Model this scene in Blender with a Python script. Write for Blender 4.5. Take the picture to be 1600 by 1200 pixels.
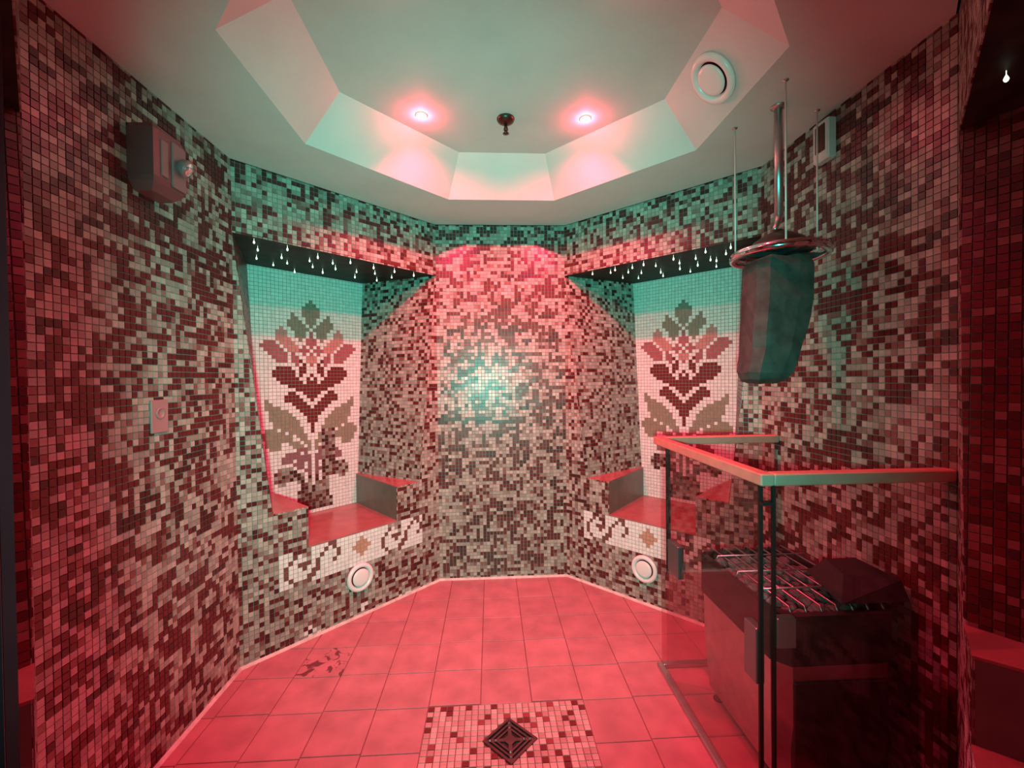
import bpy, math, random
from mathutils import Vector, Matrix

# ------------------------------------------------------------------ set-up
for o in list(bpy.data.objects):
    bpy.data.objects.remove(o)
U = 0.00438                      # metres per working unit; 548 units = 2.40 m room height
SC = bpy.context.scene
COL = SC.collection

# plan of the octagonal room (units): back wall at y = D, side walls at x = +-X
D, B, Q, L, H = 665.0, 99.8, 192.15, 205.5, 548.0
X = B + Q
YC = D - Q - L / 2               # room centre
K = math.sqrt(0.5)
DW = Q / K                       # length of a diagonal wall

# camera (stands in the entrance)
F, PITCH, YAW, ROLL = 668.55, -0.0125, 0.0504, 0.0109
CAM = Vector((-17.79, 0.0, 311.2))
def cam_dir(x, y, z):
    c, s = math.cos(ROLL), math.sin(ROLL); x, z = c * x + s * z, -s * x + c * z
    c, s = math.cos(PITCH), math.sin(PITCH); y, z = c * y - s * z, s * y + c * z
    c, s = math.cos(YAW), math.sin(YAW); x, y = c * x + s * y, -s * x + c * y
    return Vector((x, y, z))
cd = bpy.data.cameras.new('camera'); cam = bpy.data.objects.new('camera', cd); COL.objects.link(cam)
cd.sensor_width = 36; cd.sensor_fit = 'HORIZONTAL'; cd.lens = F / 1600 * 36
cd.clip_start = 0.01
R3 = Matrix((cam_dir(1, 0, 0), cam_dir(0, 0, 1), -cam_dir(0, 1, 0))).transposed()
cam.matrix_world = Matrix.Translation(CAM * U) @ R3.to_4x4()
SC.camera = cam

# world: closed room, next to no outside light
w = bpy.data.worlds.new('world'); SC.world = w; w.use_nodes = True
w.node_tree.nodes['Background'].inputs[0].default_value = (0.02, 0.02, 0.02, 1)
w.node_tree.nodes['Background'].inputs[1].default_value = 0.05

RED = (1.0, 0.026, 0.112)
RED_W = 168.0; GLOW_W = 3.2
TEAL = (0.03, 1.0, 0.76)
def lamp(name, kind, loc, energy, color, radius, target=None, **kw):
    d = bpy.data.lights.new(name, kind); o = bpy.data.objects.new(name, d); COL.objects.link(o)
    d.energy = energy; d.color = color; d.shadow_soft_size = radius * U
    for k, v in kw.items(): setattr(d, k, v)
    o.location = Vector(loc) * U
    if target is not None:
        o.rotation_euler = (Vector(target) - Vector(loc)).to_track_quat('-Z', 'Y').to_euler()
    return o
# teal spot beside the camera, standing in for its flash; no entrance fixture
lamp('camera_flash_stand_in', 'SPOT', (-28, -20, 298), 278, TEAL, 10, target=(-30, D, 310),
     spot_size=math.radians(100), spot_blend=0.9)

vs = SC.view_settings
vs.view_transform = 'Standard'; vs.look = 'None'; vs.exposure = 0.0; vs.gamma = 1.0; vs.use_curve_mapping = False

# ------------------------------------------------------------------ materials
def mat(name, col, rough=0.5, metal=0.0, spec=0.5, noise=None, emit=None, attr=False, bump=0.0, nscale=20):
    m = bpy.data.materials.new(name); m.use_nodes = True
    nt = m.node_tree; b = nt.nodes['Principled BSDF']
    b.inputs['Base Color'].default_value = (*col, 1); b.inputs['Roughness'].default_value = rough
    b.inputs['Metallic'].default_value = metal; b.inputs['Specular IOR Level'].default_value = spec
    src = None
    if attr:
        a = nt.nodes.new('ShaderNodeAttribute'); a.attribute_name = 'Col'; src = a.outputs['Color']
    if noise:
        n = nt.nodes.new('ShaderNodeTexNoise'); n.inputs['Scale'].default_value = nscale
        n.inputs['Detail'].default_value = 5
        tc = nt.nodes.new('ShaderNodeTexCoord'); nt.links.new(tc.outputs['Object'], n.inputs['Vector'])
        r = nt.nodes.new('ShaderNodeMapRange'); nt.links.new(n.outputs[0], r.inputs[0])
        r.inputs[1].default_value = 0.3; r.inputs[2].default_value = 0.7
        r.inputs[3].default_value = 1 - noise; r.inputs[4].default_value = 1 + noise
        mx = nt.nodes.new('ShaderNodeMix'); mx.data_type = 'RGBA'; mx.blend_type = 'MULTIPLY'; mx.inputs[0].default_value = 1
        if src: nt.links.new(src, mx.inputs[6])
        else: mx.inputs[6].default_value = (*col, 1)
        nt.links.new(r.outputs[0], mx.inputs[7]); src = mx.outputs[2]
        if bump:
            bp = nt.nodes.new('ShaderNodeBump'); bp.inputs['Strength'].default_value = bump
            bp.inputs['Distance'].default_value = 0.003
            nt.links.new(n.outputs[0], bp.inputs['Height']); nt.links.new(bp.outputs[0], b.inputs['Normal'])
    if src: nt.links.new(src, b.inputs['Base Color'])
    if emit:
        b.inputs['Emission Color'].default_value = (*emit[0], 1); b.inputs['Emission Strength'].default_value = emit[1]
    return m
M = dict(
    tile=mat('glass_mosaic', (.5, .5, .5), 0.32, attr=True, noise=.10, nscale=60),
    ftile=mat('matt_mosaic', (.5, .5, .5), 0.42, attr=True, noise=.10, nscale=60),
    grout=mat('grout', (.30, .275, .24), 0.85, noise=.2),
    fgrout=mat('floor_grout', (.24, .085, .085), 0.85, noise=.2),
    plaster=mat('white_plaster', (.64, .64, .62), 0.7, noise=.04, nscale=6),
    caulk=mat('pale_caulk', (.62, .56, .50), 0.6, noise=.25),
    stone=mat('honed_floor_stone', (.60, .50, .44), 0.42, attr=True, noise=.16, bump=.15, nscale=9),
    seat=mat('polished_stone_red_lit_top', (.36, .14, .13), 0.22, spec=.35, noise=.14, nscale=12),  # bench and arm tops: red lamp light put into the stone colour
    arm=mat('arm_stone_side_shade', (.15, .13, .105), 0.3, noise=.14, nscale=12),  # same stone, coloured darker and greyer for sides away from the red light
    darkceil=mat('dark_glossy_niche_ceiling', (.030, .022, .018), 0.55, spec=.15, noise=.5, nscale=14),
    white=mat('white_enamel', (.80, .78, .76), 0.25),
    chrome=mat('chrome', (.75, .75, .75), 0.12, 1.0),
    rod=mat('pale_satin_rod', (.72, .66, .64), 0.45, 0.3),
    rosy=mat('dusty_rose_plastic', (.30, .12, .13), 0.4),
    steel=mat('brushed_steel', (.55, .54, .53), 0.36, 1.0, noise=.1),
    darksteel=mat('dark_steel', (.04, .035, .035), 0.5, 0.5, noise=.2),
    black=mat('black_metal', (.014, .013, .013), 0.5, noise=.2),
    bronze=mat('dark_bronze', (.10, .05, .04), 0.35, 0.8),
    drain=mat('aged_drain_metal', (.16, .12, .11), 0.38, 0.9, noise=.2),
    wood=mat('pale_timber', (.60, .17, .14), 0.45, spec=.3, noise=.10, nscale=18),
    rock=mat('dark_hanging_rock', (.046, .037, .033), 0.7, noise=.5, bump=.8, nscale=16),
    pebble=mat('sauna_stone', (.13, .12, .12), 0.75, noise=.4, bump=.5, nscale=30),
    seal=mat('dark_seal', (.03, .008, .008), 0.6, spec=.2),
    clamp=mat('dull_clamp_metal', (.22, .22, .23), 0.35, 0.9),
    plastic=mat('white_plastic', (.66, .62, .60), 0.4),
    maroon=mat('maroon_plastic', (.20, .05, .055), 0.4),
    frost=mat('frosted_plate', (.40, .22, .22), 0.3),
    lens=mat('clear_lamp_lens', (.85, .85, .85), 0.05, 0.9),
    bulb=mat('lit_bulb', (1, .9, .9), 0.5, emit=((1.0, .62, .68), 14.0)),
    spark=mat('lit_crystal', (.9, .9, .85), 0.1, emit=((.80, 1.0, .78), 1.6)),
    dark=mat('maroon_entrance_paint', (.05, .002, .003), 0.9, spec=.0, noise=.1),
)
def glass_mat():
    m = bpy.data.materials.new('tinted_glass'); m.use_nodes = True; nt = m.node_tree; nt.nodes.clear()
    o = nt.nodes.new('ShaderNodeOutputMaterial'); t = nt.nodes.new('ShaderNodeBsdfTransparent')
    t.inputs[0].default_value = (.92, .85, .85, 1)
    g = nt.nodes.new('ShaderNodeBsdfGlossy'); g.inputs['Roughness'].default_value = 0.03
    g.inputs[0].default_value = (.9, .9, .9, 1)
    lw = nt.nodes.new('ShaderNodeLayerWeight'); pw = nt.nodes.new('ShaderNodeMath'); pw.operation = 'POWER'
    nt.links.new(lw.outputs['Facing'], pw.inputs[0]); pw.inputs[1].default_value = 4.0
    f = nt.nodes.new('ShaderNodeMath'); f.operation = 'MULTIPLY_ADD'; nt.links.new(pw.outputs[0], f.inputs[0])
    f.inputs[1].default_value = 0.5; f.inputs[2].default_value = 0.025
    x = nt.nodes.new('ShaderNodeMixShader'); nt.links.new(f.outputs[0], x.inputs[0])
    nt.links.new(t.outputs[0], x.inputs[1]); nt.links.new(g.outputs[0], x.inputs[2]); nt.links.new(x.outputs[0], o.inputs[0])
    return m
M['glass'] = glass_mat()

def pitted_mat():
    m = M['stone'].copy(); m.name = 'pitted_floor_stone'; nt = m.node_tree; b = nt.nodes['Principled BSDF']
    old = b.inputs['Base Color'].links[0].from_socket
    n = nt.nodes.new('ShaderNodeTexNoise'); n.inputs['Scale'].default_value = 16; n.inputs['Detail'].default_value = 2; n.inputs['Distortion'].default_value = 1.6
    tc = nt.nodes.new('ShaderNodeTexCoord'); nt.links.new(tc.outputs['Object'], n.inputs['Vector'])
    r = nt.nodes.new('ShaderNodeValToRGB'); nt.links.new(n.outputs[0], r.inputs[0])
    r.color_ramp.elements[0].position = .56; r.color_ramp.elements[1].position = .62
    mx = nt.nodes.new('ShaderNodeMix'); mx.data_type = 'RGBA'; nt.links.new(r.outputs[0], mx.inputs[0])
    nt.links.new(old, mx.inputs[6]); mx.inputs[7].default_value = (.16, .05, .055, 1)
    nt.links.new(mx.outputs[2], b.inputs['Base Color']); return m
M['pitted'] = pitted_mat()

# ------------------------------------------------------------------ helpers
def tag(o, label=None, cat=None, group=None, kind=None):
    if label: o['label'] = label
    if cat: o['category'] = cat
    if group: o['group'] = group
    if kind: o['kind'] = kind
    return o
BASE = {}
def mesh(name, verts, faces, m, parent=None, smooth=False, base=None, cols=None):
    """verts in world units; stored relative to the parent's (or its own) base point"""
    if parent is not None: b0 = BASE[parent.name]
    else: b0 = Vector(base) if base is not None else Vector((0, 0, 0))
    me = bpy.data.meshes.new(name)
    me.from_pydata([((v[0] - b0[0]) * U, (v[1] - b0[1]) * U, (v[2] - b0[2]) * U) for v in verts], [], faces)
    me.materials.append(m)
    if cols:
        a = me.color_attributes.new('Col', 'FLOAT_COLOR', 'POINT')
        a.data.foreach_set('color', [c for k in cols for c in (k[0], k[1], k[2], 1.0)])
    if smooth:
        me.polygons.foreach_set('use_smooth', [True] * len(me.polygons))
    me.update()
    o = bpy.data.objects.new(name, me); COL.objects.link(o)
    if parent is not None: o.parent = parent; BASE[o.name] = b0
    else: o.location = b0 * U; BASE[o.name] = b0
    return o
def thing(name, label, cat, loc, group=None):
    o = bpy.data.objects.new(name, None); COL.objects.link(o); o.location = Vector(loc) * U
    o.empty_display_size = 0.05
    BASE[o.name] = Vector(loc); return tag(o, label, cat, group)

class G:
    """small geometry collector"""
    def __init__(s): s.v = []; s.f = []
    def add(s, v, f):
        n = len(s.v); s.v += [tuple(p) for p in v]; s.f += [tuple(i + n for i in q) for q in f]; return s
    def quad(s, a, b, c, d): return s.add([a, b, c, d], [(0, 1, 2, 3)])
    def hexa(s, p):            # 8 points: bottom ring 0-3, top ring 4-7
        return s.add(p, [(3, 2, 1, 0), (4, 5, 6, 7), (0, 1, 5, 4), (1, 2, 6, 5), (2, 3, 7, 6), (3, 0, 4, 7)])
    def prism(s, ring, up):
        n = len(ring); up = Vector(up); r = [Vector(p) for p in ring]
        return s.add(r + [p + up for p in r], [tuple(range(n - 1, -1, -1)), tuple(range(n, 2 * n))] +
                     [(i, (i + 1) % n, n + (i + 1) % n, n + i) for i in range(n)])
    def box(s, x0, x1, y0, y1, z0, z1, c=0.0):
        if c <= 0:
            return s.hexa([(x0, y0, z0), (x1, y0, z0), (x1, y1, z0), (x0, y1, z0), (x0, y0, z1), (x1, y0, z1), (x1, y1, z1), (x0, y1, z1)])
        # chamfered: stack of rounded rings
        rings = []
        for z, i in ((z0, c), (z0 + c, 0), (z1 - c, 0), (z1, c)):
            a0, a1, b0, b1 = x0 + i, x1 - i, y0 + i, y1 - i
            rings.append([(a0 + c, b0, z), (a1 - c, b0, z), (a1, b0 + c, z), (a1, b1 - c, z), (a1 - c, b1, z), (a0 + c, b1, z), (a0, b1 - c, z), (a0, b0 + c, z)])
        return s.loft(rings)
    def loft(s, rings, cap=True):
        n = len(rings[0]); v = [p for r in rings for p in r]; f = []
        for k in range(len(rings) - 1):
            for i in range(n):
                j = (i + 1) % n; f.append((k * n + i, k * n + j, (k + 1) * n + j, (k + 1) * n + i))
        if cap: f.append(tuple(range(n - 1, -1, -1))); f.append(tuple((len(rings) - 1) * n + i for i in range(n)))
        return s.add(v, f)
    def lathe(s, c, axis, prof, n=28):
        """prof: list of (radius, height along axis)"""
        a = Vector(axis).normalized(); e = a.orthogonal().normalized(); g = a.cross(e); c = Vector(c)
        return s.loft([[tuple(c + a * h + (e * math.cos(2 * math.pi * i / n) + g * math.sin(2 * math.pi * i / n)) * max(r, .01)) for i in range(n)] for r, h in prof])
    def tube(s, path, r, n=10):
        rings = []; P = [Vector(p) for p in path]; prev = None
        for i, p in enumerate(P):
            t = (P[min(i + 1, len(P) - 1)] - P[max(i - 1, 0)]).normalized()
            e = t.orthogonal().normalized() if prev is None else (prev - t * prev.dot(t)).normalized()
            prev = e; g = t.cross(e); rr = r[i] if isinstance(r, (list, tuple)) else r
            rings.append([tuple(p + (e * math.cos(2 * math.pi * k / n) + g * math.sin(2 * math.pi * k / n)) * rr) for k in range(n)])
        return s.loft(rings)
    def make(s, name, m, parent=None, smooth=False, base=None): return mesh(name, s.v, s.f, m, parent, smooth, base)

def clip(poly, region):
    """clip a 2-D polygon to a convex counter-clockwise region"""
    out = poly
    for i in range(len(region)):
        ax, ay = region[i]; bx, by = region[(i + 1) % len(region)]
        inp = out; out = []
        if not inp: break
        def side(p): return (bx - ax) * (p[1] - ay) - (by - ay) * (p[0] - ax)
        for j in range(len(inp)):
            p, q = inp[j], inp[(j + 1) % len(inp)]; sp, sq = side(p), side(q)
            if sp >= -1e-9: out.append(p)
            if (sp > 1e-9 and sq < -1e-9) or (sp < -1e-9 and sq > 1e-9):
                t = sp / (sp - sq); out.append((p[0] + (q[0] - p[0]) * t, p[1] + (q[1] - p[1]) * t))
    return out
def inside(p, region):
    for i in range(len(region)):
        ax, ay = region[i]; bx, by = region[(i + 1) % len(region)]
        if (bx - ax) * (p[1] - ay) - (by - ay) * (p[0] - ax) < -1e-9: return False
    return True

# mosaic colours (the tiles' own colours)
PAL = [(.46, .41, .35), (.40, .34, .29), (.34, .30, .26), (.29, .245, .21), (.25, .16, .135),
       (.21, .085, .075), (.115, .015, .016), (.07, .011, .011)]
PW = [12, 17, 18, 15, 8, 9, 16, 6]
def mixed(rnd): return rnd.choices(range(8), PW)[0]
P = 5.25                                     # tile pitch
GAP = 0.42; TH = 0.8                         # joint, tile height

class Mosaic:
    def __init__(s): s.v = []; s.f = []; s.c = []
    def tile(s, poly, fn, col, rnd, jit=.06, th=TH):
        n = len(poly); k = len(s.v)
        cx = sum(p[0] for p in poly) / n; cy = sum(p[1] for p in poly) / n
        tl = rnd.uniform(-.07, .07)
        s.v += [fn(p[0], p[1], -.2) for p in poly]
        s.v += [fn(cx + (p[0] - cx) * .94, cy + (p[1] - cy) * .94, th + tl * (p[0] - cx) * .35) for p in poly]
        s.f += [(k + i, k + (i + 1) % n, k + n + (i + 1) % n, k + n + i) for i in range(n)]
        s.f.append(tuple(k + n + i for i in range(n)))
        j = 1 + rnd.uniform(-jit, jit)
        s.c += [(col[0] * j, col[1] * j, col[2] * j)] * (2 * n)
    def area(s, fn, region, rnd, colfn, pitch=P, u0=0.0, v0=0.0, skip=None, gap=GAP):
        us = [p[0] for p in region]; vs_ = [p[1] for p in region]
        i0 = math.floor((min(us) - u0) / pitch) - 1; i1 = math.ceil((max(us) - u0) / pitch) + 1
        j0 = math.floor((min(vs_) - v0) / pitch) - 1; j1 = math.ceil((max(vs_) - v0) / pitch) + 1
        for j in range(j0, j1):
            for i in range(i0, i1):
                a, b = u0 + i * pitch + gap / 2, v0 + j * pitch + gap / 2; e = pitch - gap
                q = [(a, b), (a + e, b), (a + e, b + e), (a, b + e)]
                if not all(inside(p, region) for p in q):
                    q = clip(q, region)
                    if len(q) < 3: continue
                    ar = abs(sum(q[k][0] * q[(k + 1) % len(q)][1] - q[(k + 1) % len(q)][0] * q[k][1] for k in range(len(q)))) / 2
                    if ar < 1.2: continue
                c = colfn(i, j)
                if c is None: continue
                if skip and skip(i, j): continue
                s.tile(q, fn, c, rnd)
    def make(s, name, m, parent): return mesh(name, s.v, s.f, m, parent, cols=s.c)

UNIT = {}
def unit_tile(ci, size, m, th=TH, pal=PAL):
    key = (ci, size, m.name)
    if key in UNIT: return UNIT[key]
    h = size / 2 * U; t = h * .94
    v = [(-h, -h, -.2 * U), (h, -h, -.2 * U), (h, h, -.2 * U), (-h, h, -.2 * U), (-t, -t, th * U), (t, -t, th * U), (t, t, th * U), (-t, t, th * U)]
    me = bpy.data.meshes.new('mosaic_tile'); me.from_pydata(v, [], [(0, 1, 5, 4), (1, 2, 6, 5), (2, 3, 7, 6), (3, 0, 4, 7), (4, 5, 6, 7)])
    a = me.color_attributes.new('Col', 'FLOAT_COLOR', 'POINT'); a.data.foreach_set('color', list((*pal[ci], 1.0)) * 8)
    me.materials.append(m); UNIT[key] = me; return me
def put_tile(parent, me, loc, eu, ev, n, name='mosaic_tile'):
    o = bpy.data.objects.new(name, me); COL.objects.link(o); o.parent = parent
    mm = Matrix((eu, ev, n)).transposed().to_4x4()
    mm.translation = (Vector(loc) - BASE[parent.name]) * U
    o.matrix_local = mm; return o

# ------------------------------------------------------------------ the setting
def slab(g, pts, n, t=6.0):
    """wall slab: polygon pts facing n, thickness t behind"""
    n = Vector(n); g.prism([Vector(p) - n * t for p in pts], n * t)

# --- plain mosaic walls
def flat_wall(name, p0, p1, n, seed, near=None, label=None):
    p0, p1 = Vector(p0), Vector(p1); ln = (p1 - p0).length; eu = (p1 - p0).normalized(); n = Vector(n); ez = Vector((0, 0, 1))
    g = G(); slab(g, [p0, p1, p1 + ez * H, p0 + ez * H], n)
    wobj = g.make(name, M['grout']); tag(wobj, label, kind='structure')
    rnd = random.Random(seed); grid = {}
    def ci(i, j):
        if (i, j) not in grid:
            # now and then a run of the same dark tile
            if (i - 1, j) in grid and grid[(i - 1, j)] >= 6 and rnd.random() < .38: grid[(i, j)] = grid[(i - 1, j)]
            elif (i, j - 1) in grid and grid[(i, j - 1)] >= 6 and rnd.random() < .30: grid[(i, j)] = grid[(i, j - 1)]
            else: grid[(i, j)] = mixed(rnd)
        return grid[(i, j)]
    fn = lambda u, v, h: tuple(p0 + eu * u + ez * v + n * h)
    single = set()
    if near is not None:
        cand = []
        for j in range(int(H / P)):
            for i in range(int(ln / P)):
                c = p0 + eu * (i + .5) * P + ez * (j + .5) * P - CAM
                r = Vector((c.dot(cam_dir(1, 0, 0)), c.dot(cam_dir(0, 1, 0)), c.dot(cam_dir(0, 0, 1))))
                if abs(r.x / r.y * F) < 795 and abs(r.z / r.y * F) < 595 and near(c + CAM): cand.append((r.length, i, j))
        cand.sort(); single = {(i, j) for _, i, j in cand[:300]}
    m = Mosaic()
    m.area(fn, [(0, 0), (ln, 0), (ln, H), (0, H)], rnd, lambda i, j: PAL[ci(i, j)], skip=lambda i, j: (i, j) in single)
    tag(m.make('mosaic_tiles', M['tile'], wobj), kind='stuff')
    for i, j in sorted(single):
        put_tile(wobj, unit_tile(ci(i, j), P - GAP, M['tile']), p0 + eu * (i + .5) * P + ez * (j + .5) * P, eu, ez, n)
    return wobj
flat_wall('wall_back', (-B, D, 0), (B, D, 0), (0, -1, 0), 11)
flat_wall('wall_left', (-X, YC - L / 2, 0), (-X, YC + L / 2, 0), (1, 0, 0), 12, near=lambda c: True)
flat_wall('wall_right', (X, YC + L / 2, 0), (X, YC - L / 2, 0), (-1, 0, 0), 13,
          near=lambda c: c.z > 250)          # below the rail the wall lies behind glass and heater

# --- diagonal walls with niches
HB, PZ, ND = 470.6, 470.5, 128.6             # niche opening top, mural top, niche depth
ZS, ZA = 112.0, 160.0                        # seat and arm heights
PHT, PHB = 84.8, 70.0                        # half width of the mural at top and at the seat
SF = .13 * DW                                # opening edge at arm height (0 at the top)
SE = .275 * DW                               # seat edge

# motif of the mural: column offsets from the centre for each row, one letter per colour
MC = dict(A=(.25, .20, .15), T=(.27, .215, .15), B=(.52, .22, .20), R=(.36, .10, .11), D=(.15, .014, .016),
          N=(.25, .10, .11), K=(.12, .035, .03), W=(.74, .72, .69))
def spans(txt):
    d = {}
    for line in txt.strip().split('\n'):
        r, rest = line.split(':'); row = d.setdefault(int(r), {})
        for tok in rest.split():
            c, rng = tok[0], tok[1:]
            a, b = (rng.split('-') + [rng])[:2]
            for k in range(int(a), int(b) + 1): row[k] = c
    return d
MOTIF = spans('''
0: A0
1: A0-1
2: A0-2
3: A0-2
4: A0-2 A5
5: A0-1 A4-5
6: A0-1 A3-6
7: A0 A2-6
8: A1-5 B8
9: R0 A2-4 B7-9
10: R0 A2-4 B7-9
11: R0-1 A3 B6-9
12: R0-1 B5-8 R10-12
13: R0 R2 B4-7 R9-13
14: R1-3 B4-6 R8-12
15: R0 R2 R5 R7-11
16: B0-1 R4-5 R7-10
17: B0-1 D3 R4-5 R7-9
18: R0 D2 R4
19: D2-3 D6-9
20: D2-3 D5-10
21: D0 D3 D5-10
22: D1 D4-9
23: D0-1 D3-8
24: D0-6
25: D0-4
26: D0-2 D5-6
27: D0-1 D4-7
28: D0 D3-7 T12
29: D2-5 T11-12
30: D1-4 T9-12
31: D0-3 T7-11
32: D0-2 T6-11
33: D0-1 T5-11
34: D0-1 T4-10
35: D0 T4-10
36: D0 T3-8 T10-12
37: D0 T3-6 T8-13
38: T2-4 T6-13
39: T2-3 T6-12
40: T1-2 T4-6 T9-12
41: T1 T3-5 T9-11
42: T1 N2-4
43: N2 N4-7
44: N1-2 N3-8
45: N1 N2-4 N6-8
46: N1 N3-5
47: N1 N3-4 K6-9
48: N1-2 K5-10
49: N1 K3-10
50: K1 K3-5 K6-10
51: K1 K3-4 K8-9
52: K1-3
53: K0-3
54: K0-4
55: K0-4
56: K0-4
57: K0-5
58: K0-5
59: K0-5
''')
BAND = ['WWWmmmmWWWWBBWWWWWWWWWWWWWWmmmmWWWWBBW',
        'WWWBWmmWWWBWBWWWWWWOWWWWWWWBWmmWWWBWBW',
        'WWBWWWmWWBWWWBWWWWOOOWWWWWBWWWmWWBWWWB',
        'WBWWBBBWBWWWWBWWWOOOOOWWWBWWBBBWBWWWWB',
        'WBWWWBWWBWWWBWWWWWOOOWWWWBWWWBWWBWWWBW',
        'WBWWWWWBBWWWWWWWWWWOWWWWWBWWWWWBBWWWWW',
        'WWBWWWBBWWWWWWWWWWWWWWWWWWBWWWBBWWWWWW',
        'WWWBmmBWWWWWWWWWWWWWWWWWWWWBmmBWWWWWWW']
BC = dict(W=(.76, .74, .71), B=(.17, .06, .05), O=(.50, .27, .19))

def diag_wall(name, side, fr, seed, where):
    rnd = random.Random(seed)
    es = Vector((side * K, -fr * K, 0)); n = Vector((-side * K, -fr * K, 0)); ez = Vector((0, 0, 1))
    p0 = Vector((side * B, YC + fr * (Q + L / 2), 0))
    def W(t, d, z): return p0 + es * t - n * d + ez * z
    fn = lambda u, v, h: tuple(W(u, -h, v))
    regions = [[(0, 0), (DW, 0), (DW, ZS - 1.8), (0, ZS - 1.8)],
               [(0, ZS - 1.8), (SE, ZS - 1.8), (SE, ZA), (0, ZA)], [(DW - SE, ZS - 1.8), (DW, ZS - 1.8), (DW, ZA), (DW - SE, ZA)],
               [(0, ZA), (SF, ZA), (0, HB)], [(DW - SF, ZA), (DW, ZA), (DW, HB)],
               [(0, HB), (DW, HB), (DW, H), (0, H)]]
    g = G()
    for r in regions: g.add([W(u, 0, v) for u, v in r], [tuple(range(len(r)))])
    # niche side cheeks: ruled between the slanting opening edge and the mural edge
    def cheek(end):
        def edge_f(z):
            t = SF * (HB - z) / (HB - ZA); return t if end == 0 else DW - t
        def edge_b(z):
            hw = PHB + (PHT - PHB) * (z - ZS) / (PZ - ZS); return DW / 2 - hw if end == 0 else DW / 2 + hw
        def wid(z): return math.hypot(edge_f(z) - edge_b(z), ND)
        def cfn(u, v, h):
            a = W(edge_b(v), ND, v); b = W(edge_f(v), 0, v); e = (b - a).normalized()
            nn = ez.cross(e)
            if nn.dot(es) * (1 if end == 0 else -1) < 0: nn = -nn
            return tuple(a + e * u + nn * h)
        reg = [(0, ZA), (wid(ZA), ZA), (wid(HB), HB), (0, HB)]
        zz = [ZA + (HB - ZA) * k / 8 for k in range(9)]
        for k in range(8):
            g.quad(cfn(0, zz[k], 0), cfn(wid(zz[k]), zz[k], 0), cfn(wid(zz[k + 1]), zz[k + 1], 0), cfn(0, zz[k + 1], 0))
        return cfn, reg
    cheeks = [cheek(0), cheek(1)]
    wobj = g.make(name, M['grout']); tag(wobj, kind='structure')
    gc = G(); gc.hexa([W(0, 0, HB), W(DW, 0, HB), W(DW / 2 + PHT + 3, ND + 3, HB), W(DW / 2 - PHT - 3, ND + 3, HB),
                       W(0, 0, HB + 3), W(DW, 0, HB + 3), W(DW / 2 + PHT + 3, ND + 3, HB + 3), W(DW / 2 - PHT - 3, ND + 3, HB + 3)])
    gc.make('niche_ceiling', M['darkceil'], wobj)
    band = {}
    left_first = (side * fr < 0)             # text-like pattern always reads from the viewer's left
    for r in range(8):
        for c in range(38):
            ch = BAND[r][c]; i = 6 + (37 - c if left_first else c); j = 20 - r
            if ch != 'm': band[(i, j)] = BC[ch]
    if fr > 0 and side < 0:                  # odd white repair tiles near the floor
        for i, j in ((23, 2), (24, 2), (24, 1), (37, 2), (38, 1), (37, 0), (36, 1), (35, 0), (13, 0), (11, 0), (10, 0)): band[(i, j)] = BC['W']
    def dark_run(fnc): return fnc
    grid = {}
    def cf(i, j):
        if (i, j) in band: return band[(i, j)]
        if (i, j) not in grid:
            if (i - 1, j) in grid and grid[(i - 1, j)] >= 6 and rnd.random() < .16: grid[(i, j)] = grid[(i - 1, j)]
            elif (i, j - 1) in grid and grid[(i, j - 1)] >= 6 and rnd.random() < .14: grid[(i, j)] = grid[(i, j - 1)]
            else: grid[(i, j)] = mixed(rnd)
        return PAL[grid[(i, j)]]
    m = Mosaic()
    keep = (lambda i, j: i < 4) if fr < 0 else None      # bare strip beside the entrance
    for r in regions: m.area(fn, r, rnd, cf, skip=keep)
    m.area(*cheeks[0], rnd, lambda i, j: PAL[mixed(rnd)])
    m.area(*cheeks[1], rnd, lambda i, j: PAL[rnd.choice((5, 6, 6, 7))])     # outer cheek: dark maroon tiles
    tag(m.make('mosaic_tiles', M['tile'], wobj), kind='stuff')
    # mural at the back of the niche
    mu = thing('mosaic_mural', 'white mosaic mural of a flowering plant in the ' + where, 'mosaic', W(DW / 2, ND, ZS))
    reg = [(-PHB, ZS), (PHB, ZS), (PHT, PZ), (-PHT, PZ)]
    mfn = lambda u, v, h: tuple(W(DW / 2 + (u if left_first is False else -u), ND - h, v))
    gb = G(); gb.prism([W(DW / 2 + u, ND + 3, v) for u, v in reg], n * 3); gb.make('backing', M['grout'], mu)
    top = 7                                  # plain rows above the motif
    nrow = int((PZ - ZS) / P)
    damaged = (fr > 0 and side < 0)
    def mcol(i, j):
        r = nrow - 1 - j - top; c = abs(i)
        if damaged and 3 <= i <= 6 and 37 <= r <= 53 and not (r > 47 and i > 4): return PAL[rnd.choice((2, 3, 4, 5, 6, 7, 7))]
        ch = MOTIF.get(r, {}).get(c, 'W')
        if ch == 'K': return PAL[rnd.choice((2, 3, 4, 5, 6, 6, 7, 7))]
        return MC[ch]
    m = Mosaic(); m.area(mfn, reg, rnd, mcol, u0=-P / 2, v0=ZS)
    tag(m.make('mosaic_tiles', M['tile'], mu), kind='stuff')
    # built-in bench
    be = thing('niche_bench', 'polished stone bench with block arms in the ' + where, 'bench', W(DW / 2, ND / 2, 0), 'niche benches')
    hb = PHB + (PHT - PHB) * (ZA - ZS) / (PZ - ZS)
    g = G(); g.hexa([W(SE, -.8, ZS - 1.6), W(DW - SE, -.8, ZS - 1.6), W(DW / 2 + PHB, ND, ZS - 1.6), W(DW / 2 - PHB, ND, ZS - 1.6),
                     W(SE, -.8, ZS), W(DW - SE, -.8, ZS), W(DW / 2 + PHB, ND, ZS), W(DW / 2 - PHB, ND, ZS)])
    g.make('seat_slab', M['seat'], be)
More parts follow.
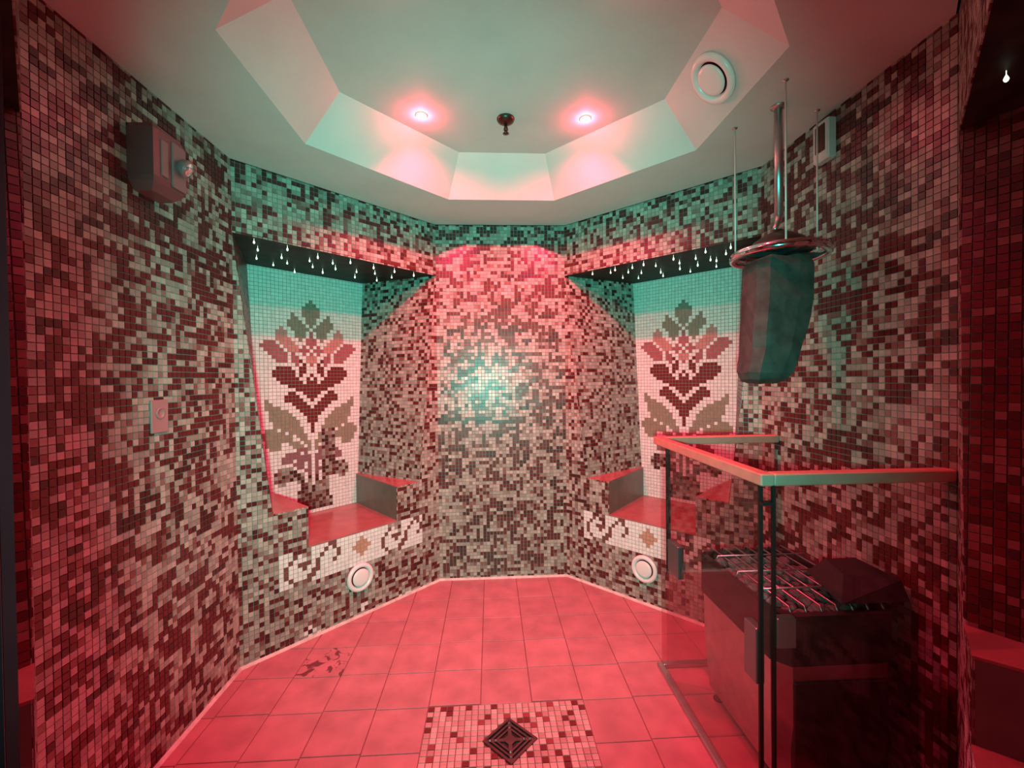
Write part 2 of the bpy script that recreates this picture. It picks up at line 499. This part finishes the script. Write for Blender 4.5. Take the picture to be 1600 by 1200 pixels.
    for end in (0, 1):
        f_ = (lambda t: t) if end == 0 else (lambda t: DW - t)
        sb = DW / 2 - PHB - 1.0; bb = DW / 2 - hb
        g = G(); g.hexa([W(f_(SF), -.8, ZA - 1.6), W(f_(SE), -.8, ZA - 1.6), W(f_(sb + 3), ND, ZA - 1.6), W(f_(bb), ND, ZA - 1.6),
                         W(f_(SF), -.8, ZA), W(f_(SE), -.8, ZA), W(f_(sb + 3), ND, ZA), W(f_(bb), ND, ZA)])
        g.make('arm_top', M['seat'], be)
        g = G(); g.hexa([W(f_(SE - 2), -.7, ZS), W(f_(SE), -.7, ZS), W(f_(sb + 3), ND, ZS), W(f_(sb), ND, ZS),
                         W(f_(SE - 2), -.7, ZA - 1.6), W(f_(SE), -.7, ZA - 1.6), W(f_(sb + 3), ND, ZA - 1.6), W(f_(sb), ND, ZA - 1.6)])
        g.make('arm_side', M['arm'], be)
    return W, n
WL, NL = diag_wall('wall_back_left', -1, 1, 21, 'left niche beside the back wall')
WR, NR = diag_wall('wall_back_right', 1, 1, 22, 'right niche behind the glass guard')
WFL, _ = diag_wall('wall_front_left', -1, -1, 23, 'niche at the left edge')
WFR, _ = diag_wall('wall_front_right', 1, -1, 24, 'niche at the right edge')

# --- ceiling: flat soffit ring, sloped tray faces, raised flat centre
def octo(a, b, z): return [(-b, YC + a, z), (b, YC + a, z), (a, YC + b, z), (a, YC - b, z), (b, YC - a, z), (-b, YC - a, z), (-a, YC - b, z), (-a, YC + b, z)]
A1, B1, A2, B2, H2 = 199.8, 70.0, 159.6, 53.0, H + 41.0
g = G()
o1, o2, o3 = octo(X, B, H), octo(A1, B1, H), octo(A2, B2, H2)
for i in range(8):
    j = (i + 1) % 8
    g.quad(o1[i], o1[j], o2[j], o2[i]); g.quad(o2[i], o2[j], o3[j], o3[i])
g.add(o3, [tuple(range(8))])
tag(g.make('ceiling', M['plaster']), kind='structure')

# --- floor: grout bed with separate stone tiles and a mosaic square round the drain
MX0, MX1, MY0, MY1 = -80.0, 68.0, YC - 112.0, 406.0
TP = 49.3
bed = G(); bed.prism([(p[0], p[1], -7) for p in reversed(octo(X + 8, B + 4, 0))], (0, 0, 6.2))
floor = bed.make('floor', M['fgrout']); tag(floor, kind='structure')
rnd = random.Random(5)
room = [(p[0], p[1]) for p in reversed(octo(X, B, 0))]
def ccw(r): return r if sum(r[i][0] * r[(i + 1) % len(r)][1] - r[(i + 1) % len(r)][0] * r[i][1] for i in range(len(r))) > 0 else r[::-1]
room = ccw(room)
for j in range(-8, 9):
    for i in range(-7, 8):
        x0 = MX0 + i * TP; y0 = MY1 + j * TP + (0 if i % 2 else 1.5)
        a = .45
        q = [(x0 + a, y0 + a), (x0 + TP - a, y0 + a), (x0 + TP - a, y0 + TP - a), (x0 + a, y0 + TP - a)]
        q = clip(q, room)
        if len(q) < 3: continue
        if x0 >= MX0 - 1 and x0 + TP <= MX1 + 1 and y0 < MY1 - 2 and y0 + TP > MY0 + 2: continue
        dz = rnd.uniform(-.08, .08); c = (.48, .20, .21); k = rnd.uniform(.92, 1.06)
        v = [(p[0], p[1], -1.2) for p in q]; cx = sum(p[0] for p in q) / len(q); cy = sum(p[1] for p in q) / len(q)
        v += [(p[0], p[1], -.25 + dz) for p in q] + [(cx + (p[0] - cx) * .985, cy + (p[1] - cy) * .985, dz) for p in q]
        nn = len(q); f = []
        for r_ in (0, nn):
            f += [(r_ + t, r_ + (t + 1) % nn, r_ + nn + (t + 1) % nn, r_ + nn + t) for t in range(nn)]
        f.append(tuple(2 * nn + t for t in range(nn)))
        pit = x0 < -218 < x0 + TP and y0 < 478 < y0 + TP
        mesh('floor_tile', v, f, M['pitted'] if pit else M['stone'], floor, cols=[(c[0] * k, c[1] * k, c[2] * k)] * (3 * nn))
# mosaic square
FP = (MX1 - MX0) / 25
DC = Vector((-4.4, 364.0, 0)); DR = 24.0
FPAL = [(.66, .44, .41), (.58, .36, .34), (.53, .30, .29), (.48, .26, .25), (.30, .05, .06), (.15, .02, .02)]
cells = []
for j in range(int((MY1 - MY0) / FP)):
    for i in range(25):
        c = Vector((MX0 + (i + .5) * FP, MY1 - (j + .5) * FP, 0))
        if abs(c.x - DC.x) + abs(c.y - DC.y) < DR - 1: continue
        cells.append((c, rnd.choices(range(6), (22, 24, 20, 14, 7, 11))[0]))
vis = sorted([k for k in range(len(cells)) if cells[k][0].y > 328], key=lambda k: cells[k][0].y)[:300]
vset = set(vis); ms = Mosaic()
for k, (c, ci_) in enumerate(cells):
    h = (FP - .5) / 2
    if k in vset:
        put_tile(floor, unit_tile(ci_, FP - .5, M['ftile'], .75, FPAL), (c.x, c.y, -.75), Vector((1, 0, 0)), Vector((0, 1, 0)), Vector((0, 0, 1)))
    else:
        ms.tile([(c.x - h, c.y - h), (c.x + h, c.y - h), (c.x + h, c.y + h), (c.x - h, c.y + h)], lambda u, v, hh: (u, v, hh - .75), FPAL[ci_], rnd, th=.75)
tag(ms.make('drain_mosaic', M['ftile'], floor), kind='stuff')

# --- pale caulk fillet where walls meet the floor
def fillet(name, a, b, n):
    a, b, n = Vector(a), Vector(b), Vector(n); z = Vector((0, 0, 1))
    g = G(); g.add([a, a + n * 3.4, a + n * .9 + z * 2.6, a + z * 3, b, b + n * 3.4, b + n * .9 + z * 2.6, b + z * 3],
                   [(0, 1, 2, 3), (7, 6, 5, 4), (1, 5, 6, 2), (2, 6, 7, 3)])
    tag(g.make(name, M['caulk']), kind='structure')
fillet('baseboard_back', (-B, D, 0), (B, D, 0), (0, -1, 0))
fillet('baseboard_left', (-X, YC - L / 2, 0), (-X, YC + L / 2, 0), (1, 0, 0))
fillet('baseboard_right', (X, YC + L / 2, 0), (X, YC - L / 2, 0), (-1, 0, 0))
fillet('baseboard_back_left', WL(0, 0, 0), WL(DW, 0, 0), NL)
fillet('baseboard_back_right', WR(0, 0, 0), WR(DW, 0, 0), NR)

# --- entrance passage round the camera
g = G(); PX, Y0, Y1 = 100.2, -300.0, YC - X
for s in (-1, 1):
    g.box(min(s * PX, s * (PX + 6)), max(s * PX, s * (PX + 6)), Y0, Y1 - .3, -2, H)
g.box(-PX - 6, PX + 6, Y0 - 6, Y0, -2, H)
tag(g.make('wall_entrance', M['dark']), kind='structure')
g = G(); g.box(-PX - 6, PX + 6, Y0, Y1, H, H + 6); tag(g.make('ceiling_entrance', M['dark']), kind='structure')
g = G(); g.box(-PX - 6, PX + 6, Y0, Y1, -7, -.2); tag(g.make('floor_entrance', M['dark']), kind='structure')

# ------------------------------------------------------------------ ceiling fittings
LAB = {(-1, 1): 'lit red recessed ceiling spotlight left of the sprinkler', (1, 1): 'lit red recessed ceiling spotlight right of the sprinkler',
       (-1, -1): 'red recessed ceiling spotlight overhead on the left, above the view', (1, -1): 'red recessed ceiling spotlight overhead on the right, above the view'}
for (sx, sy), lb in LAB.items():
    c = (sx * 87.0, YC + sy * 87.0, H2)
    t = thing('ceiling_spotlight', lb, 'ceiling light', c, 'red ceiling spotlights')
    G().lathe(c, (0, 0, -1), [(6.2, -.5), (6.2, .5), (5.4, 1.0), (4.4, 1.1), (4.4, .2)], 24).make('bezel', M['white'], t, True)
    G().lathe(c, (0, 0, -1), [(4.3, -.2), (4.2, .8), (3.2, 1.7), (1.8, 2.2), (.3, 2.4)], 20).make('bulb', M['bulb'], t, True)
    lamp('spot_beam', 'SPOT', (c[0], c[1], H2 - 4.0), RED_W * (1 if sy > 0 else .3), RED, 2.0, target=(c[0] - sx * 75, c[1] + (215 if sy > 0 else 40), 0), spot_size=math.radians(131), spot_blend=1.0)
    lamp('spot_glow', 'POINT', (c[0], c[1], H2 - 5.0), GLOW_W * (1 if sy > 0 else .2), (1.0, .045, .095), 1.6)
c = (1.7, 460.0, H2)
t = thing('fire_sprinkler', 'dark red pendent fire sprinkler between the two ceiling spotlights', 'sprinkler', c)
G().lathe(c, (0, 0, -1), [(9.4, 0), (9.6, 1), (8.6, 3.2), (5.2, 5.4), (2.2, 6.2)], 28).make('escutcheon', M['bronze'], t, True)
nz = G().lathe(c, (0, 0, -1), [(1.8, 5.6), (1.5, 11), (1.1, 13)], 14).make('nozzle', M['bronze'], t, True)
g = G()
for s in (-1, 1): g.tube([(c[0] + s * 1.4, c[1], H2 - 9), (c[0] + s * 2.0, c[1], H2 - 12), (c[0], c[1], H2 - 15.5)], .45, 6)
g.make('yoke', M['bronze'], nz, True)
G().lathe(c, (0, 0, -1), [(.8, 13.6), (3.0, 15.6), (3.3, 16.2), (.5, 16.8)], 18).make('deflector', M['bronze'], nz, True)

def air_vent(c, n, r, label, group):
    c = Vector(c); n = Vector(n).normalized()
    t = thing('air_vent', label, 'vent', c, group)
    G().lathe(c, n, [(r, .2), (r, 2.2), (r * .96, 3.6), (r * .86, 4.4), (r * .76, 4.0), (r * .68, 2.2), (r * .66, .3)], 40).make('flange', M['white'], t, True)
    G().lathe(c, n, [(r * .67, .3), (r * .66, .5), (.1, .5)], 32).make('throat', M['seal'], t)
    G().lathe(c, n, [(r * .2, .4), (r * .2, 1.5), (r * .60, 2.4), (r * .62, 3.4), (r * .57, 4.5), (r * .45, 4.9), (.1, 5.0)], 36).make('disc', M['white'], t, True)
    return t
air_vent(WL(.487 * DW, -1, 52), NL, 18.5, 'round white air vent low on the wall under the left niche seat', 'low wall vents')
air_vent(WR(.475 * DW, -1, 49), NR, 18.5, 'round white air vent low on the wall under the right niche seat', 'low wall vents')
air_vent((178.4, 364.7, 569.8), (-41, 0, -(A1 - A2)), 22, 'large round white air vent on the sloped ceiling tray at the right', None)

# crystal drops under the niche ceilings: (along the wall, depth)
SL = [(.915, 5), (.872, 30.8), (.831, 71.3), (.787, 4), (.758, 44.1), (.699, 69.7), (.733, 92.4), (.647, 10.1), (.643, 36.7), (.587, 63.6), (.511, 79.3), (.551, 25.1), (.497, 48.2), (.612, 107.2), (.499, 5), (.385, 47.3), (.34, 75.3), (.374, 6), (.304, 35.4), (.217, 70.6), (.256, 5), (.187, 41.9), (.138, 4)]
SR = [(.176, 4), (.311, 5), (.264, 15), (.40, 10), (.34, 30), (.25, 60), (.31, 80), (.47, 5), (.38, 50), (.50, 26), (.47, 62), (.44, 90), (.62, 6), (.61, 34), (.57, 64), (.585, 94), (.70, 25), (.666, 60), (.77, 4), (.745, 45), (.76, 56), (.72, 92), (.875, 5), (.83, 30)]
SFR = [(.766, 12), (.60, 30), (.52, 62), (.70, 58), (.85, 36)]
spark_me = {}
ORD = ['first', 'second', 'third', 'fourth', 'fifth', 'sixth', 'seventh', 'eighth', 'ninth', 'tenth', 'eleventh', 'twelfth']
def crystals(W, pts, where, group, rev):
    rnd = random.Random(3)
    band = lambda d: 0 if d < 22 else 1 if d < 55 else 2
    for s_, d_ in pts:
        row = sorted([p[0] for p in pts if band(p[1]) == band(d_)], reverse=rev)
        label = 'glowing crystal drop in %s, %s row, %s from the left' % (where, ('front', 'middle', 'back')[band(d_)], ORD[row.index(s_)])
        b = W(s_ * DW, d_, HB)
        if 'm' not in spark_me:
            g = G().lathe((0, 0, 0), (0, 0, -1), [(.25, 0), (.25, 2.4), (.5, 3.0), (1.25, 4.6), (1.5, 5.6), (1.0, 6.8), (.1, 7.4)], 8)
            o = g.make('crystal_drop', M['spark']); spark_me['m'] = o.data
        else:
            o = bpy.data.objects.new('crystal_drop', spark_me['m']); COL.objects.link(o)
        o.location = b * U; o.scale = (.8, .8, rnd.uniform(.75, 1.05))
        tag(o, label, 'crystal', group)
crystals(WL, SL, 'the left niche', 'crystal drops in the left niche', True)
crystals(WR, SR, 'the right niche', 'crystal drops in the right niche', False)
crystals(WFR, SFR, 'the right-edge niche', 'crystal drops in the niche at the right edge', True)

# ------------------------------------------------------------------ floor drain
t = thing('floor_drain', 'square metal floor drain set diagonally in the mosaic patch', 'drain', DC)
def dia(r, z): return [(DC.x + r, DC.y, z), (DC.x, DC.y + r, z), (DC.x - r, DC.y, z), (DC.x, DC.y - r, z)]
def ring_bar(name, ro, ri, z0, z1, m):
    g = G(); a, b, c_, d_ = dia(ro, z0), dia(ro * .985, z1), dia(ri, z1), dia(ri, z0)
    for i in range(4):
        j = (i + 1) % 4
        g.quad(a[i], a[j], b[j], b[i]); g.quad(b[i], b[j], c_[j], c_[i]); g.quad(c_[i], c_[j], d_[j], d_[i])
    return g.make(name, m, t)
G().prism(dia(DR - .5, -1.0), (0, 0, .3)).make('pan', M['black'], t)
ring_bar('frame', DR, DR * .86, -1, 1.2, M['drain'])
ring_bar('grate_ring', DR * .76, DR * .66, -1, .9, M['drain'])
ring_bar('grate_ring', DR * .56, DR * .46, -1, .9, M['drain'])
G().prism(dia(DR * .26, -.8), (0, 0, 1.7)).make('centre_plate', M['drain'], t)
for ax in range(4):
    a = ax * math.pi / 2; e = Vector((math.cos(a), math.sin(a), 0)); f_ = Vector((-e.y, e.x, 0))
    g = G(); q = [DC + e * DR * .2 + f_ * 1.6, DC + e * DR * .92 + f_ * 1.2, DC + e * DR * .92 - f_ * 1.2, DC + e * DR * .2 - f_ * 1.6]
    g.prism([(p.x, p.y, -.8) for p in q][::-1], (0, 0, 1.6)); g.make('spoke', M['drain'], t)
    for rr in (.50, .72):
        c = DC + e * DR * rr; G().lathe((c.x, c.y, .7), (0, 0, 1), [(1.1, 0), (1.0, .5), (.3, .8)], 10).make('stud', M['chrome'], t, True)

# ------------------------------------------------------------------ wall fittings
t = thing('emergency_light', 'boxy emergency light with a round clear lamp, high on the left wall', 'emergency light', (-X, 360, 463))
g = G()
def er(i, z): return [(-X + .5, 341 + i, z), (-X + 20 - i, 341 + i, z), (-X + 21 - i, 345 + i, z), (-X + 21 - i, 372 - i, z), (-X + 18 - i, 377 - i, z), (-X + .5, 377 - i, z)]
g.loft([er(6, 460), er(1, 466), er(0, 470), er(0, 506), er(2, 510)]); g.make('housing', M['maroon'], t)
G().box(-X + 20.4, -X + 22, 347, 354, 472, 500, .5).make('side_rib', M['rosy'], t)
G().box(-X + 20.4, -X + 22.4, 358, 373, 468, 504, .6).make('front_panel', M['rosy'], t)
c = Vector((-X + 21, 365, 489)); a = Vector((.75, .2, -.35))
lh = G().lathe(c, a, [(3.0, 0), (6.0, 2.5), (7.2, 7), (7.0, 8.2), (6.2, 8.4)], 24).make('lamp_head', M['rosy'], t, True)
G().lathe(c, a, [(6.2, 8.1), (5.0, 9.5), (2.5, 10.6), (.2, 11)], 20).make('lens', M['lens'], lh, True)

t = thing('wall_sensor', 'small white sensor box high on the right wall behind the hanging rods', 'sensor', (X, 375, 522))
g = G(); g.box(X - 9, X - .4, 366.5, 385, 505, 541, 1.2); g.make('case', M['plastic'], t)
G().box(X - 9.8, X - 8.6, 370, 381, 513, 537, .3).make('grille', M['bronze'], t)

t = thing('call_plate', 'small square reddish control plate at mid height on the left wall', 'wall plate', (-X, 366, 283))
G().box(-X + .6, -X + 2.6, 357, 375, 270, 297, .5).make('plate', M['frost'], t)
G().lathe((-X + 2.5, 366, 286), (1, 0, 0), [(5.0, 0), (4.8, .8), (3.4, 1.0), (3.2, .5), (.2, .6)], 20).make('button', M['frost'], t, True)

# ------------------------------------------------------------------ hanging rock with ring, rods and pipe
RC = Vector((238, 367, 0)); RZ = 418.0; RR = 39.0
t = thing('hanging_rack', 'steel ring hung from the ceiling by three thin rods and a centre pipe', 'hanging rack', (RC.x, RC.y, H))
rods = [(218, 400), (221, 334), (276.5, 371)]
for x, y in rods:
    G().tube([(x, y, H - .2), (x, y, RZ - 3)], .75, 8).make('rod', M['rod'], t, True)
    G().lathe((x, y, H), (0, 0, -1), [(2.6, 0), (2.5, .7), (1.0, 1.6)], 14).make('ceiling_rose', M['chrome'], t, True)
g = G(); g.lathe((RC.x, RC.y, RZ), (0, 0, 1), [(RR - 1, -3.2), (RR, -2.6), (RR, 2.6), (RR - 1, 3.2), (RR - 4.5, 3.2), (RR - 5, 2.6), (RR - 5, -2.6), (RR - 4.5, -3.2), (RR - 1, -3.2)], 48)
g.f = [q for q in g.f if len(q) == 4]; g.make('ring', M['chrome'], t, True)
g = G(); g.box(RC.x - RR + 3, RC.x + RR - 3, RC.y - 3, RC.y + 3, RZ - 2.5, RZ + 1.5); g.make('cross_bar', M['darksteel'], t)
g = G(); g.box(RC.x - 3, RC.x + 3, RC.y - RR + 3, RC.y + RR - 3, RZ - 2.4, RZ + 1.4); g.make('cross_bar', M['darksteel'], t)
G().tube([(RC.x, RC.y, H - .2), (RC.x, RC.y, 452)], 3.4, 16).make('pipe', M['steel'], t, True)
G().lathe((RC.x, RC.y, H), (0, 0, -1), [(6.5, 0), (6.3, 1), (3.6, 2.2)], 20).make('ceiling_rose', M['steel'], t, True)
G().tube([(RC.x, RC.y, 453), (RC.x - 1, RC.y - 1, 448), (RC.x - 4, RC.y - 3, 443), (RC.x - 8, RC.y - 6, 438)], [3.4, 2.6, 2.2, 1.8], 12).make('spout', M['steel'], t, True)
G().lathe((RC.x, RC.y, RZ), (0, 0, 1), [(26, 1.6), (25, 6), (20, 12), (12, 17), (5, 20), (3.5, 22)], 32).make('hood', M['bronze'], t, True)

rnd = random.Random(8)
def outline(k, z, cx, cy, rx, ry, n=14):
    pts = []
    for i in range(n):
        a = 2 * math.pi * i / n; ca, sa = math.cos(a), math.sin(a)
        p = 4.5; r = (abs(ca) ** p + abs(sa) ** p) ** (-1 / p)
        r *= 1 + rnd.uniform(-.04, .04)
        pts.append((cx + rx * r * ca, cy + ry * r * sa, z + rnd.uniform(-1.2, 1.2)))
    return pts
prof = [(412.5, 236, 366, 23, 19), (405, 235, 366, 25, 21), (392, 235, 366, 25, 21), (378, 234, 366, 25, 21.5), (362, 233, 366, 25, 21), (348, 231, 366, 23.5, 20.5),
        (335, 229, 366, 21.5, 20), (322, 225.5, 366, 20, 19), (314, 223.5, 366, 19, 18), (308, 222, 366, 16, 15), (305, 221, 366, 10, 9)]
rg = G(); rg.loft([outline(k, *q) for k, q in enumerate(prof)])
o = rg.make('hanging_rock', M['rock'], None, False, base=(234, 366, 304))
tag(o, 'long dark rough rock slab hanging below the steel ring above the heater', 'rock')

# ------------------------------------------------------------------ glass guard with timber rail round the heater
GX, GY0, GY1 = 161.0, 272.0, 447.0
t = thing('heater_guard', 'tinted glass guard with a pale timber handrail boxed around the heater', 'guard rail', (GX + 60, (GY0 + GY1) / 2, 0))
RT, RH = 247.5, 8.0
g = G(); g.box(GX - 4.5, GX + 4.5, GY0 - 4.5, GY1 + 4.5, RT - RH, RT, .8); g.make('handrail', M['wood'], t)
g = G(); g.box(GX + 4.6, X - 1.2, GY0 - 4.5, GY0 + 4.5, RT - RH, RT, .8); g.make('handrail', M['wood'], t)
g = G(); g.box(GX + 4.6, X - 1.2, GY1 - 4.5, GY1 + 4.5, RT - RH, RT, .8); g.make('handrail', M['wood'], t)
g = G(); g.box(GX - 1, GX + 1, GY0 + 4, 427, 4, RT - RH); pane_f = g.make('glass_panel', M['glass'], t)
g = G(); g.box(GX + 7, X - 2, GY0 - 1, GY0 + 1, 4, RT - RH); pane_n = g.make('glass_panel', M['glass'], t)
g = G(); g.box(GX + 2, X - 2, GY1 - 1, GY1 + 1, 4, RT - RH); g.make('glass_panel', M['glass'], t)
for pn, x0, x1, y0, y1 in ((pane_f, GX - 1.3, GX + 1.3, GY0 + 2.6, GY0 + 4.4), (pane_n, GX + 5.6, GX + 7.4, GY0 - 1.3, GY0 + 1.3)):
    G().box(x0, x1, y0, y1, 4, RT - RH).make('edge_seal', M['seal'], pn)
G().box(GX - 1.2, GX + 1.2, 426, 427.2, 110, RT - RH).make('edge_seal', M['seal'], pane_f)
G().box(GX - 1.2, GX + 1.2, 421.2, 422.0, 128, RT - RH).make('edge_seal', M['seal'], pane_f)
G().box(GX - 1.5, GX + 7, GY0 - 1.2, GY0 + 4, 226, 228).make('corner_tie', M['seal'], t)
def clampo(pn, x0, x1, y0, y1, z0, z1):
    c_ = G(); c_.box(x0, x1, y0, y1, z0, z1, .5); return c_.make('glass_clamp', M['clamp'], pn)
clampo(pane_f, GX - 3, GX + 3, 396, 419, 118, 149)
clampo(pane_f, GX - 3, GX + 3, GY0 + 4, GY0 + 18, 104, 142)
clampo(pane_n, GX + 7, GX + 20, GY0 - 3, GY0 + 3, 132, 152)
clampo(pane_f, GX - 3, GX + 3, GY0 + 4, GY0 + 18, 12, 34)
g = G(); g.box(GX - 3, GX + 3, GY0 - 3, GY1 + 2, 0, 4.5, .6); g.make('floor_channel', M['steel'], t)
g = G(); g.box(GX + 3.1, X - 4, GY0 - 3, GY0 + 3, 0, 4.5, .6); g.make('floor_channel', M['steel'], t)
g = G(); g.box(GX + 3.1, X - 4, GY1 - 3, GY1 + 3, 0, 4.5, .6); g.make('floor_channel', M['steel'], t)

# ------------------------------------------------------------------ sauna heater
HX0, HX1, HY0, HY1, HZ = 184.0, 278.0, 291.0, 412.0, 140.0
t = thing('sauna_heater', 'floor-standing metal sauna heater with a wire grate over stones, behind the glass', 'heater', ((HX0 + HX1) / 2, (HY0 + HY1) / 2, 0))
def hr(i, z, c=10):
    a0, a1, b0, b1 = HX0 + i, HX1 - i, HY0 + i, HY1 - i
    return [(a0 + c, b0, z), (a1 - c, b0, z), (a1, b0 + c, z), (a1, b1 - c, z), (a1 - c, b1, z), (a0 + c, b1, z), (a0, b1 - c, z), (a0, b0 + c, z)]
g = G(); g.loft([hr(6, 14), hr(5, 16), hr(2, 60), hr(1.5, 104)]); g.make('body', M['steel'], t)
g = G(); rr_ = [hr(0, 104), hr(0, HZ), hr(4, HZ + .8), hr(5, HZ), hr(6, 112), hr(7, 110)]
g.loft(rr_, cap=False); n8 = len(rr_) * 8; g.f.append(tuple(range(n8 - 8, n8))); g.make('stone_basket', M['darksteel'], t)
g = G(); g.box(HX0 + 12, HX1 - 12, HY0 - .2, HY0 + 5, 24, 92, .6); g.make('front_panel', M['darksteel'], t)
for x in (HX0 + 14, HX1 - 14):
    for y in (HY0 + 14, HY1 - 14):
        G().lathe((x, y, 0), (0, 0, 1), [(4.5, 0), (4.5, 1.5), (2.2, 2.5), (2.2, 15)], 14).make('foot', M['darksteel'], t, True)
for k in range(7):
    x = HX0 + 12 + k * (HX1 - HX0 - 24) / 6
    G().tube([(x, HY0 + 3, HZ - 2), (x, HY0 + 6, HZ + 4), (x, HY1 - 6, HZ + 4), (x, HY1 - 3, HZ - 2)], .8, 6).make('grate_wire', M['steel'], t, True)
for y in (HY0 + 30, HY0 + 60, HY0 + 92):
    G().tube([(HX0 + 3, y, HZ - 2), (HX0 + 6, y, HZ + 5.4), (HX1 - 6, y, HZ + 5.4), (HX1 - 3, y, HZ - 2)], .8, 6).make('grate_wire', M['steel'], t, True)
g = G(); g.hexa([(232, 293, HZ + 6.6), (284, 293, HZ + 6.6), (284, 345, HZ + 6.6), (246, 345, HZ + 6.6),
                 (250, 312, HZ + 19), (284, 300, HZ + 19), (284, 340, HZ + 19), (258, 340, HZ + 19)]); g.make('deflector_hood', M['black'], t)
# stones in the basket
rnd = random.Random(31)
cols_, rows_ = 6, 8
shapes = []
for k in range(6):
    g = G(); rings = []
    rx, ry, rz = rnd.uniform(5.8, 6.7), rnd.uniform(5.6, 6.6), rnd.uniform(5, 6.2)
    for q in range(1, 6):
        ph = math.pi * q / 6
        rings.append([(rx * math.sin(ph) * math.cos(a) * rnd.uniform(.85, 1.08), ry * math.sin(ph) * math.sin(a) * rnd.uniform(.85, 1.08), -rz * math.cos(ph)) for a in [2 * math.pi * i / 8 for i in range(8)]])
    g.loft(rings); shapes.append(g)
first = {}
for a in range(cols_):
    for b in range(rows_):
        k = rnd.randrange(6)
        c = (HX0 + 16 + a * (HX1 - HX0 - 32) / (cols_ - 1) + rnd.uniform(-1, 1), HY0 + 16 + b * (HY1 - HY0 - 32) / (rows_ - 1) + rnd.uniform(-1, 1), HZ - 12 + rnd.uniform(0, 6))
        if k not in first: o = shapes[k].make('sauna_stone', M['pebble']); first[k] = o.data
        else: o = bpy.data.objects.new('sauna_stone', first[k]); COL.objects.link(o)
        o.location = Vector(c) * U; o.rotation_euler = (0, 0, rnd.uniform(0, 6.28))
        tag(o, 'grey stone under the heater grate, %s row from the glass, %s from the viewer' % (ORD[a], ORD[b]), 'stone', 'stones in the heater')
